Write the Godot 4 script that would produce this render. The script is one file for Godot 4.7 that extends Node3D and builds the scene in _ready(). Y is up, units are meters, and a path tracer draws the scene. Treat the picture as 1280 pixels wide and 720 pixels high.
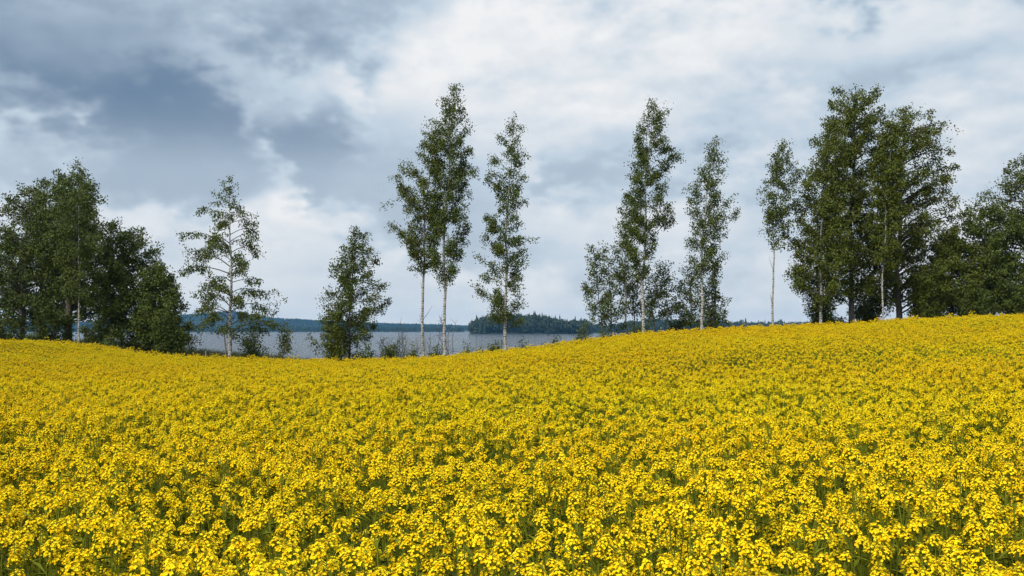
extends Node3D
# A flowering rapeseed field that rolls down to a lake, birches along its far edge, wooded hills beyond.

const EYE := 1.65            # camera above the soil at its feet
const CROP := 0.86           # mean height of the crop
const FOCAL := 1108.0        # focal length in units of 1/1280 of the picture's width
const TILT := 0.04735        # camera tilt upwards, radians
const WATER := -3.35         # lake level
const FIELD_END := 45.0

var rng := RandomNumberGenerator.new()
var rough_noise := FastNoiseLite.new()
var patch_noise := FastNoiseLite.new()
var taken := {}
var M := {}
var edge_x := PackedFloat32Array()
var edge_h := PackedFloat32Array()

# ------------------------------------------------------------------ small helpers
func mat(c: Color, rough := 0.8) -> StandardMaterial3D:
	var m := StandardMaterial3D.new()
	m.albedo_color = c
	m.roughness = rough
	return m

func lin(r: float, g: float, b: float) -> Color:
	return Color(r, g, b).linear_to_srgb()

func numbered(called: String) -> String:
	if not taken.has(called):
		taken[called] = 0
		return called
	taken[called] += 1
	return "%s_%03d" % [called, taken[called]]

func tag(o: Node, label: String, category: String, group := "", kind := ""):
	o.set_meta("label", label)
	if category != "": o.set_meta("category", category)
	if group != "": o.set_meta("group", group)
	if kind != "": o.set_meta("kind", kind)

func thing(called: String, at: Vector3) -> Node3D:
	var o := Node3D.new()
	o.name = numbered(called)
	add_child(o)
	o.position = at
	return o

func put(called: String, mesh: Mesh, m: Material, parent: Node) -> MeshInstance3D:
	var o := MeshInstance3D.new()
	o.name = called
	o.mesh = mesh
	o.material_override = m
	parent.add_child(o, true)
	return o

# collects triangles; n stays empty for flat shading
class Shape:
	var v := PackedVector3Array()
	var n := PackedVector3Array()
	var c := PackedColorArray()
	var u := PackedVector2Array()
	var i := PackedInt32Array()
	func mesh() -> ArrayMesh:
		var a := []
		a.resize(Mesh.ARRAY_MAX)
		a[Mesh.ARRAY_VERTEX] = v
		if n.size() == v.size(): a[Mesh.ARRAY_NORMAL] = n
		if c.size() == v.size(): a[Mesh.ARRAY_COLOR] = c
		if u.size() == v.size(): a[Mesh.ARRAY_TEX_UV] = u
		a[Mesh.ARRAY_INDEX] = i
		var m := ArrayMesh.new()
		m.add_surface_from_arrays(Mesh.PRIMITIVE_TRIANGLES, a)
		return m
	func tri(a: Vector3, b: Vector3, d: Vector3, col: Color):
		var k := v.size()
		v.push_back(a); v.push_back(b); v.push_back(d)
		c.push_back(col); c.push_back(col); c.push_back(col)
		i.push_back(k); i.push_back(k + 1); i.push_back(k + 2)
	# a folded kite: a leaf or a petal
	func kite(p: Vector3, along: Vector3, across: Vector3, fold: Vector3, col: Color):
		var k := v.size()
		v.push_back(p)
		v.push_back(p + along * 0.5 + across + fold)
		v.push_back(p + along)
		v.push_back(p + along * 0.5 - across + fold)
		c.push_back(col); c.push_back(col); c.push_back(col); c.push_back(col)
		i.push_back(k); i.push_back(k + 1); i.push_back(k + 2)
		i.push_back(k); i.push_back(k + 2); i.push_back(k + 3)
	# a tapered tube along points
	func tube(path: PackedVector3Array, radii: PackedFloat32Array, sides: int, col := Color.WHITE, vscale := 1.0):
		var first := v.size()
		var run := 0.0
		var count := path.size()
		for k in count:
			var t: Vector3 = (path[mini(k + 1, count - 1)] - path[maxi(k - 1, 0)]).normalized()
			var a := t.cross(Vector3(0.31, 0.2, 0.93)).normalized()
			var b := t.cross(a)
			if k > 0: run += path[k].distance_to(path[k - 1])
			for s in sides + 1:
				var q := TAU * s / sides
				var d := a * cos(q) + b * sin(q)
				v.push_back(path[k] + d * radii[k])
				n.push_back(d)
				u.push_back(Vector2(float(s) / sides, run * vscale))
				c.push_back(col)
		for k in count - 1:
			for s in sides:
				var p := first + k * (sides + 1) + s
				var q := p + sides + 1
				i.push_back(p); i.push_back(q); i.push_back(p + 1)
				i.push_back(p + 1); i.push_back(q); i.push_back(q + 1)
	func stick(a: Vector3, b: Vector3, r0: float, r1: float, col: Color):
		# three-sided, flat shaded
		var t := (b - a).normalized()
		var x := t.cross(Vector3(0.3, 0.1, 0.9)).normalized()
		var y := t.cross(x)
		var k := v.size()
		for s in 3:
			var d := x * cos(TAU * s / 3.0) + y * sin(TAU * s / 3.0)
			v.push_back(a + d * r0); v.push_back(b + d * r1)
			c.push_back(col); c.push_back(col)
		for s in 3:
			var p := k + s * 2
			var q := k + ((s + 1) % 3) * 2
			i.push_back(p); i.push_back(q); i.push_back(p + 1)
			i.push_back(q); i.push_back(q + 1); i.push_back(p + 1)
	func take(o: Shape, at: Transform3D):
		var k := v.size()
		for p in o.v: v.push_back(at * p)
		c.append_array(o.c)
		for q in o.i: i.push_back(q + k)

# ------------------------------------------------------------------ the lie of the land
# where a sight line from the camera position stands at a given distance
func sight_y(py: float, d: float) -> float:
	return EYE + d * tan(TILT + atan((360.0 - py) / FOCAL))

func sight_x(px: float, py: float, d: float) -> float:
	var y := sight_y(py, d) - EYE
	return (px - 640.0) / FOCAL * (d * cos(TILT) + y * sin(TILT))

func edge_height(x: float) -> float:
	var n := edge_x.size()
	if x <= edge_x[0]: return edge_h[0]
	if x >= edge_x[n - 1]: return edge_h[n - 1]
	var k := 0
	while edge_x[k + 1] < x: k += 1
	var t := (x - edge_x[k]) / (edge_x[k + 1] - edge_x[k])
	var h0 := edge_h[maxi(k - 1, 0)]
	var h3 := edge_h[mini(k + 2, n - 1)]
	return cubic_interpolate(edge_h[k], edge_h[k + 1], h0, h3, t)

func ground_y(x: float, z: float) -> float:
	var d := -z
	var e := edge_height(x)
	var h := 0.0
	var t := clampf(d / FIELD_END, 0.0, 1.0)
	h = e * lerpf(t, t * t * (3.0 - 2.0 * t), 0.65)
	if d > FIELD_END:
		var far := smoothstep(FIELD_END + 1.0 + 7.0 * smoothstep(5.0, 20.0, absf(x - 2.0)), FIELD_END + 34.0 + 40.0 * smoothstep(8.0, 40.0, absf(x)), d)
		h = lerpf(h, WATER - 2.5, far)
	var calm := 1.0 - smoothstep(60.0, 100.0, d)
	h += 0.05 * calm * patch_noise.get_noise_2d(x * 2.0, z * 2.0)
	return h

# ------------------------------------------------------------------ sky
func cloud_sky() -> ImageTexture:
	var w := 3072
	var h := 1536
	var data := PackedFloat32Array()
	data.resize(w * h * 3)
	var f1 := FastNoiseLite.new()
	f1.seed = 11; f1.noise_type = FastNoiseLite.TYPE_SIMPLEX_SMOOTH; f1.frequency = 0.55; f1.fractal_octaves = 5; f1.fractal_gain = 0.52
	var f2 := FastNoiseLite.new()
	f2.seed = 5; f2.noise_type = FastNoiseLite.TYPE_SIMPLEX_SMOOTH; f2.frequency = 7.0; f2.fractal_octaves = 6; f2.fractal_gain = 0.6
	var f3 := FastNoiseLite.new()
	f3.seed = 29; f3.noise_type = FastNoiseLite.TYPE_SIMPLEX_SMOOTH; f3.frequency = 5.0; f3.fractal_octaves = 4
	var f4 := FastNoiseLite.new()
	f4.seed = 47; f4.noise_type = FastNoiseLite.TYPE_SIMPLEX_SMOOTH; f4.frequency = 19.0; f4.fractal_octaves = 4; f4.fractal_gain = 0.6
	# cloud masses: bearing and height in degrees, half-axes, tilt, weight (dark above 0, bright below)
	var masses := []
	for b in [
		[70, 150, 190, 48, 0.12, 0.42], [215, 180, 110, 46, 0.22, 0.52], [110, 110, 130, 34, 0.1, 0.20], [385, 190, 72, 46, 0.0, 0.50], [180, 232, 110, 26, 0.0, 0.30],
		[200, 40, 350, 80, 0.05, 0.25], [450, 40, 110, 60, 0.0, 0.14], [30, 190, 60, 60, 0.0, 0.10], [20, 60, 120, 40, 0.0, 0.10],
		[330, 230, 48, 34, 0.3, -0.34], [314, 190, 24, 34, 0.1, -0.34], [430, 170, 36, 36, 0.2, -0.22], [350, 285, 80, 50, 0.0, -0.22], [395, 115, 45, 18, 0.0, -0.16], [90, 215, 60, 20, 0.0, -0.06],
		[560, 70, 80, 36, -0.4, -0.20], [700, 120, 250, 60, 0.0, -0.14], [880, 30, 260, 40, 0.0, -0.16], [640, 20, 60, 40, 0.0, -0.06], [1250, 50, 90, 30, 0.0, -0.22],
		[560, 260, 90, 55, 0.0, 0.16], [500, 200, 60, 60, 0.2, 0.10], [745, 190, 70, 20, 0.05, 0.16], [940, 200, 120, 40, 0.1, 0.10], [1180, 4, 220, 18, 0.0, 0.20], [1150, 120, 160, 40, 0.1, 0.06],
		[640, 320, 160, 40, 0.0, 0.16], [930, 330, 170, 40, 0.0, 0.14], [690, 245, 60, 40, 0.0, -0.16], [1210, 200, 120, 50, 0.0, 0.04], [830, 240, 60, 60, 0.0, -0.05], [470, 340, 90, 24, 0.0, -0.1],
	]:
		masses.push_back([rad_to_deg(atan((b[0] - 640.0) / FOCAL)), rad_to_deg(TILT + atan((360.0 - b[1]) / FOCAL)), b[2] * 0.0495, b[3] * 0.0505, b[4], b[5]])
	var bright := Vector3(0.488, 0.492, 0.499)
	var mid := Vector3(0.291, 0.348, 0.406)
	var dark := Vector3(0.051, 0.095, 0.160)
	var haze := Vector3(0.488, 0.483, 0.464)
	for y in h / 2:
		var el := (0.5 - (y + 0.5) / h) * PI
		var ce := cos(el)
		var se := sin(el)
		var eld := rad_to_deg(el)
		for x in w:
			var az := wrapf((x + 0.5) / w * TAU, -PI, PI)
			var dir := Vector3(sin(az) * ce, se, -cos(az) * ce)
			var q := 1.0 / (se + 0.20)
			var px := dir.x * q
			var pz := dir.z * q
			var big := f1.get_noise_2d(px, pz)
			var fine := f2.get_noise_3d(dir.x, dir.y * 2.2, dir.z)
			var puff := f4.get_noise_3d(dir.x, dir.y * 2.0, dir.z)
			var s := 0.31 + 0.24 * big + 0.27 * fine + 0.15 * puff
			var azd := rad_to_deg(az)
			if absf(azd) < 62.0 and eld < 44.0:
				var wa := azd + 4.6 * f3.get_noise_3d(dir.x, dir.y * 1.6, dir.z) + 2.6 * fine + 1.5 * puff
				var we := eld + 3.0 * f3.get_noise_3d(dir.z + 7.0, dir.y * 1.6, dir.x) + 1.9 * fine + 1.1 * puff
				for b in masses:
					var dx: float = wa - b[0]
					if absf(dx) > b[2] * 2.6: continue
					var dy: float = we - b[1] + dx * b[4]
					var r: float = dx * dx / (b[2] * b[2]) + dy * dy / (b[3] * b[3])
					if r < 6.0: s += b[5] * exp(-r * r * 0.55 - r * 0.15)
			var most := lerpf(0.60, 1.3, smoothstep(9.5, 15.0, eld))
			if s > most - 0.25: s = most - 0.25 * exp(-(s - most + 0.25) / 0.25)
			var col: Vector3
			if s < 0.42:
				col = bright.lerp(mid, clampf(s / 0.42, 0.0, 1.0))
			else:
				col = mid.lerp(dark, 1.0 - exp(-(s - 0.42) * 2.6))
			col = col.lerp(haze, 0.8 * exp(-maxf(eld, 0.0) / 3.2))
			col *= 1.0 + 1.45 * smoothstep(18.0, 85.0, eld)
			var k := (y * w + x) * 3
			data[k] = col.x; data[k + 1] = col.y; data[k + 2] = col.z
	for y in range(h / 2, h):
		for x in w:
			var k := (y * w + x) * 3
			data[k] = 0.16; data[k + 1] = 0.17; data[k + 2] = 0.17
	var im := Image.create_from_data(w, h, false, Image.FORMAT_RGBF, data.to_byte_array())
	return ImageTexture.create_from_image(im)

# ------------------------------------------------------------------ materials
func make_materials():
	var leaf := mat(Color.WHITE, 0.55)
	leaf.vertex_color_use_as_albedo = true
	leaf.backlight = Color(0.88, 0.92, 0.36)
	leaf.metallic_specular = 0.3
	M.leaf = leaf
	var crop := mat(Color.WHITE, 0.6)
	crop.vertex_color_use_as_albedo = true
	crop.backlight = Color(0.85, 0.82, 0.4)
	crop.metallic_specular = 0.2
	M.crop = crop
	var far := mat(Color.WHITE, 0.9)
	far.vertex_color_use_as_albedo = true
	M.far = far
	# birch bark: pale with dark cross marks and rough dark patches
	var bark := Image.create(128, 512, false, Image.FORMAT_RGB8)
	var nb := FastNoiseLite.new()
	nb.seed = 3; nb.frequency = 0.035; nb.fractal_octaves = 3
	for y in 512:
		for x in 128:
			var a := TAU * x / 128.0
			var b := TAU * y / 512.0
			var wide := nb.get_noise_3d(cos(a) * 30.0, sin(a) * 30.0, absf(y - 256.0) * 1.1)
			var mark := nb.get_noise_3d(cos(a) * 9.0 + 90.0, sin(a) * 9.0, absf(y - 256.0) * 1.15)
			var tone := 0.48 + 0.22 * wide
			if mark > 0.10: tone *= 0.22
			if wide < -0.25: tone *= 0.35
			bark.set_pixel(x, y, lin(tone, tone * 0.965, tone * 0.90))
	bark.generate_mipmaps()
	var bm := mat(Color.WHITE, 0.75)
	bm.albedo_texture = ImageTexture.create_from_image(bark)
	M.birch = bm
	# grey-brown furrowed bark
	var brown := Image.create(128, 256, false, Image.FORMAT_RGB8)
	for y in 256:
		for x in 128:
			var a := TAU * x / 128.0
			var g := nb.get_noise_3d(cos(a) * 60.0, sin(a) * 60.0, absf(y - 128.0) * 0.7)
			var tone := 0.095 + 0.07 * g
			brown.set_pixel(x, y, lin(tone * 1.15, tone, tone * 0.82))
	var br := mat(Color.WHITE, 0.9)
	br.albedo_texture = ImageTexture.create_from_image(brown)
	M.bark = br
	M.twig = mat(lin(0.085, 0.07, 0.055), 0.9)
	M.dead = mat(lin(0.20, 0.19, 0.17), 0.9)
	# soil and low growth
	var soil := Image.create(512, 512, false, Image.FORMAT_RGB8)
	var ns := FastNoiseLite.new()
	ns.seed = 8; ns.frequency = 0.02; ns.fractal_octaves = 5
	var grain := ns.get_seamless_image(512, 512)
	for y in 512:
		for x in 512:
			var g := grain.get_pixel(x, y).r
			var c := Vector3(0.055, 0.060, 0.022).lerp(Vector3(0.085, 0.085, 0.030), g)
			soil.set_pixel(x, y, lin(c.x, c.y, c.z))
	soil.generate_mipmaps()
	var gm := mat(Color.WHITE, 0.95)
	gm.albedo_texture = ImageTexture.create_from_image(soil)
	gm.uv1_triplanar = true
	gm.uv1_world_triplanar = true
	gm.uv1_scale = Vector3(0.22, 0.22, 0.22)
	M.ground = gm
	M.floor = mat(lin(0.022, 0.034, 0.014), 0.95)
	# lake: dark water, wind ripples
	var nw := FastNoiseLite.new()
	nw.seed = 21; nw.frequency = 0.018; nw.fractal_octaves = 5; nw.fractal_gain = 0.6
	var waves := nw.get_seamless_image(512, 512)
	waves.bump_map_to_normal_map(13.0)
	var wm := mat(lin(0.022, 0.032, 0.044), 0.12)
	wm.metallic_specular = 0.25
	wm.normal_enabled = true
	wm.normal_texture = ImageTexture.create_from_image(waves)
	wm.normal_scale = 1.6
	wm.uv1_triplanar = true
	wm.uv1_world_triplanar = true
	wm.uv1_scale = Vector3(0.035, 0.035, 0.07)
	M.water = wm

# ------------------------------------------------------------------ setting
func ground_sheet():
	var s := Shape.new()
	var xs := PackedFloat32Array()
	var zs := PackedFloat32Array()
	for q in [-4600.0, -3500.0, -1500.0, -600.0, -300.0, -180.0, -120.0, -90.0, -70.0]: xs.push_back(q)
	for k in 81: xs.push_back(-60.0 + k * 1.5)
	for q in [70.0, 90.0, 120.0, 180.0, 300.0, 600.0, 1500.0, 3500.0, 4600.0]: xs.push_back(q)
	for q in [4600.0, 2500.0, 800.0, 300.0, 120.0, 60.0, 30.0]: zs.push_back(q)
	for k in 85: zs.push_back(15.0 - k * 1.5)
	for q in [120.0, 140.0, 170.0, 220.0, 300.0, 500.0, 1000.0, 2200.0, 3500.0, 4600.0]: zs.push_back(-q)
	for z in zs:
		for x in xs:
			var y := ground_y(x, z)
			s.v.push_back(Vector3(x, y, z))
			var e := 0.4
			s.n.push_back(Vector3(ground_y(x - e, z) - ground_y(x + e, z), 2.0 * e, ground_y(x, z - e) - ground_y(x, z + e)).normalized())
	var w := xs.size()
	for k in zs.size() - 1:
		for j in w - 1:
			var p := k * w + j
			s.i.push_back(p); s.i.push_back(p + w); s.i.push_back(p + 1)
			s.i.push_back(p + 1); s.i.push_back(p + w); s.i.push_back(p + w + 1)
	var o := put("ground", s.mesh(), M.ground, self)
	tag(o, "ground sloping from the field down to the lake", "ground", "", "structure")

func lake():
	var s := Shape.new()
	for z in [-48.0, -120.0, -300.0, -900.0, -4500.0]:
		for x in [-4500.0, -900.0, -200.0, 0.0, 200.0, 900.0, 4500.0]:
			s.v.push_back(Vector3(x, WATER, z)); s.n.push_back(Vector3.UP)
	for k in 4:
		for j in 6:
			var p := k * 7 + j
			s.i.push_back(p); s.i.push_back(p + 7); s.i.push_back(p + 1)
			s.i.push_back(p + 1); s.i.push_back(p + 7); s.i.push_back(p + 8)
	var o := put("lake", s.mesh(), M.water, self)
	tag(o, "wind rippled grey blue lake behind the trees", "lake", "", "structure")

# low-poly far trees, unit height
func far_spruce(seed_: int) -> ArrayMesh:
	var r := RandomNumberGenerator.new(); r.seed = seed_
	var s := Shape.new()
	s.stick(Vector3.ZERO, Vector3(0, 0.2, 0), 0.02, 0.02, Color(0.05, 0.04, 0.03))
	for tier in 6:
		var y0 := 0.06 + tier * 0.145
		var y1 := minf(y0 + 0.30, 1.0)
		var rad := 0.17 * (1.0 - tier / 6.5) * r.randf_range(0.85, 1.15)
		var prev := Vector3.ZERO
		var first := Vector3.ZERO
		for k in 8:
			var a := TAU * k / 7.0 + tier
			var rr := rad * r.randf_range(0.75, 1.2)
			var p := Vector3(cos(a) * rr, y0 + r.randf_range(-0.03, 0.03), sin(a) * rr)
			if k == 0: first = p
			if k == 7: p = first
			if k > 0:
				var g := r.randf_range(0.8, 1.2)
				s.tri(prev, p, Vector3(0, y1, 0), Color(0.022 * g, 0.038 * g, 0.018 * g))
			prev = p
	return s.mesh()

func far_leafy(seed_: int) -> ArrayMesh:
	var r := RandomNumberGenerator.new(); r.seed = seed_
	var s := Shape.new()
	s.stick(Vector3.ZERO, Vector3(0, 0.4, 0), 0.02, 0.015, Color(0.06, 0.05, 0.04))
	for k in 90:
		var q := Vector3(r.randfn(), r.randfn(), r.randfn()).normalized()
		var p := Vector3(q.x * 0.24, 0.62 + q.y * 0.36, q.z * 0.24) * r.randf_range(0.8, 1.05)
		p.y = maxf(p.y, 0.15)
		var a := Vector3(r.randfn(), r.randfn(), r.randfn()).normalized() * 0.10
		var b := Vector3(r.randfn(), r.randfn(), r.randfn()).normalized() * 0.10
		var g := r.randf_range(0.7, 1.2)
		s.tri(p - a, p + b, p + a - b * 0.4, Color(0.033 * g, 0.050 * g, 0.018 * g))
	return s.mesh()

func multimesh(called: String, mesh: Mesh, m: Material, places: Array, tints: Array, parent: Node) -> MultiMeshInstance3D:
	var mm := MultiMesh.new()
	mm.transform_format = MultiMesh.TRANSFORM_3D
	mm.use_colors = not tints.is_empty()
	mm.mesh = mesh
	mm.instance_count = places.size()
	for k in places.size():
		mm.set_instance_transform(k, places[k])
		if not tints.is_empty(): mm.set_instance_color(k, tints[k])
	var o := MultiMeshInstance3D.new()
	o.name = called
	o.multimesh = mm
	o.material_override = m
	parent.add_child(o, true)
	return o

# a wooded ridge: [px, py of the treetops] along a bearing, at distance d; trees of height th
func ridge(called: String, d: float, depth: float, th: float, tops: Array, spacing: float, spruce_share: float, land_label: String, wood_label: String, wood_name: String):
	var s := Shape.new()
	var cols := 60
	var rows := 7
	var x0: float = tops[0][0]
	var x1: float = tops[-1][0]
	var crest := func(px: float) -> float:
		for k in tops.size() - 1:
			if px <= tops[k + 1][0]:
				return lerpf(tops[k][1], tops[k + 1][1], (px - tops[k][0]) / (tops[k + 1][0] - tops[k][0]))
		return tops[-1][1]
	var height := func(x: float, back: float) -> float:
		var dd := d + back
		var px := 640.0 + x / dd * FOCAL
		var e: float = sight_y(crest.call(clampf(px, x0, x1)), d + depth * 0.5) - th * 0.92
		e = maxf(e, WATER + 1.0)
		var rise := sin(PI * clampf(back / depth, 0.0, 1.0))
		var side := smoothstep(x0 - 4.0, x0 + 10.0, px) * (1.0 - smoothstep(x1 - 10.0, x1 + 4.0, px))
		return WATER - 0.3 + (e - WATER + 0.3) * pow(rise, 0.7) * side
	var xa := (x0 - 644.0) / FOCAL * d
	var xb := (x1 - 636.0) / FOCAL * d
	for k in rows + 1:
		for j in cols + 1:
			var back := depth * k / rows
			var x := lerpf(xa, xb, float(j) / cols) * (d + back) / d
			s.v.push_back(Vector3(x, height.call(x, back), -(d + back)))
	for k in rows:
		for j in cols:
			var p := k * (cols + 1) + j
			s.i.push_back(p); s.i.push_back(p + cols + 1); s.i.push_back(p + 1)
			s.i.push_back(p + 1); s.i.push_back(p + cols + 1); s.i.push_back(p + cols + 2)
	var land := put(called, s.mesh(), M.floor, self)
	tag(land, land_label, "hill" if called.contains("hill") else "island", "", "structure")
	var wood := thing(wood_name, Vector3.ZERO)
	tag(wood, wood_label, "forest", "", "stuff")
	var sets := [[], [], [], []]
	var r := RandomNumberGenerator.new(); r.seed = int(d) + tops.size()
	var n := int((xb - xa) / spacing)
	var m := int(depth * 0.62 / spacing)
	for k in m:
		for j in n:
			var back := (k + r.randf()) * spacing + 1.0
			var x := lerpf(xa, xb, (j + r.randf()) / n) * (d + back) / d
			var y: float = height.call(x, back)
			if y < WATER + 0.15: continue
			var spruce := r.randf() < spruce_share
			var hh := th * r.randf_range(0.72, 1.08) * (1.0 if spruce else 0.88) * (1.3 if r.randf() < 0.03 else 1.0)
			var ww := hh * r.randf_range(0.85, 1.35)
			sets[(0 if spruce else 2) + r.randi() % 2].push_back(Transform3D(Basis(Vector3.UP, r.randf() * TAU).scaled(Vector3(ww, hh, ww)), Vector3(x, y - 0.3, -(d + back))))
	for k in 4:
		if sets[k].is_empty(): continue
		multimesh("spruce_trees" if k < 2 else "leafy_trees", far_spruce(100 + k) if k < 2 else far_leafy(100 + k), M.far, sets[k], [], wood)

# ------------------------------------------------------------------ trees
const GREEN := [Color(0.065, 0.093, 0.015), Color(0.078, 0.109, 0.018), Color(0.094, 0.123, 0.020), Color(0.056, 0.083, 0.017), Color(0.110, 0.132, 0.022)]
const DARK_GREEN := [Color(0.068, 0.095, 0.016), Color(0.081, 0.112, 0.020), Color(0.095, 0.123, 0.021), Color(0.059, 0.084, 0.017), Color(0.109, 0.132, 0.022)]
const OLIVE := [Color(0.090, 0.111, 0.015), Color(0.108, 0.129, 0.018), Color(0.076, 0.103, 0.015), Color(0.118, 0.132, 0.020), Color(0.096, 0.121, 0.017)]
const FRESH := [Color(0.085, 0.115, 0.024), Color(0.100, 0.130, 0.026), Color(0.070, 0.100, 0.022), Color(0.118, 0.140, 0.030), Color(0.078, 0.110, 0.022)]

func profile_at(rows: Array, h: float, side: int) -> float:
	if h <= rows[0][0]: return rows[0][side]
	for k in rows.size() - 1:
		if h <= rows[k + 1][0]:
			return lerpf(rows[k][side], rows[k + 1][side], (h - rows[k][0]) / maxf(rows[k + 1][0] - rows[k][0], 0.001))
	return rows[-1][side]

func stem_at(path: PackedVector3Array, h: float) -> Vector3:
	for k in path.size() - 1:
		if h <= path[k + 1].y:
			return path[k].lerp(path[k + 1], clampf((h - path[k].y) / maxf(path[k + 1].y - path[k].y, 0.001), 0.0, 1.0))
	return path[-1]

func leaf_tuft(s: Shape, r: RandomNumberGenerator, at: Vector3, spread: float, count: int, size: float, tones: Array, hang: float):
	for k in count:
		var q := Vector3(r.randf_range(-1, 1), r.randf_range(-1, 1), r.randf_range(-1, 1))
		var p := at + (q * q.length() * 0.55 + q * 0.75 + Vector3(0, -hang * 0.6 * r.randf(), 0)) * spread
		var along := Vector3(r.randfn(), r.randfn() - hang * 1.6, r.randfn()).normalized() * size * r.randf_range(0.7, 1.3)
		var side := along.cross(Vector3(r.randfn(), r.randfn(), r.randfn())).normalized() * size * r.randf_range(0.28, 0.42)
		var fold := along.cross(side).normalized() * size * 0.12
		var tone: Color = tones[r.randi() % tones.size()]
		s.kite(p, along, side, fold, tone)

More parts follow.
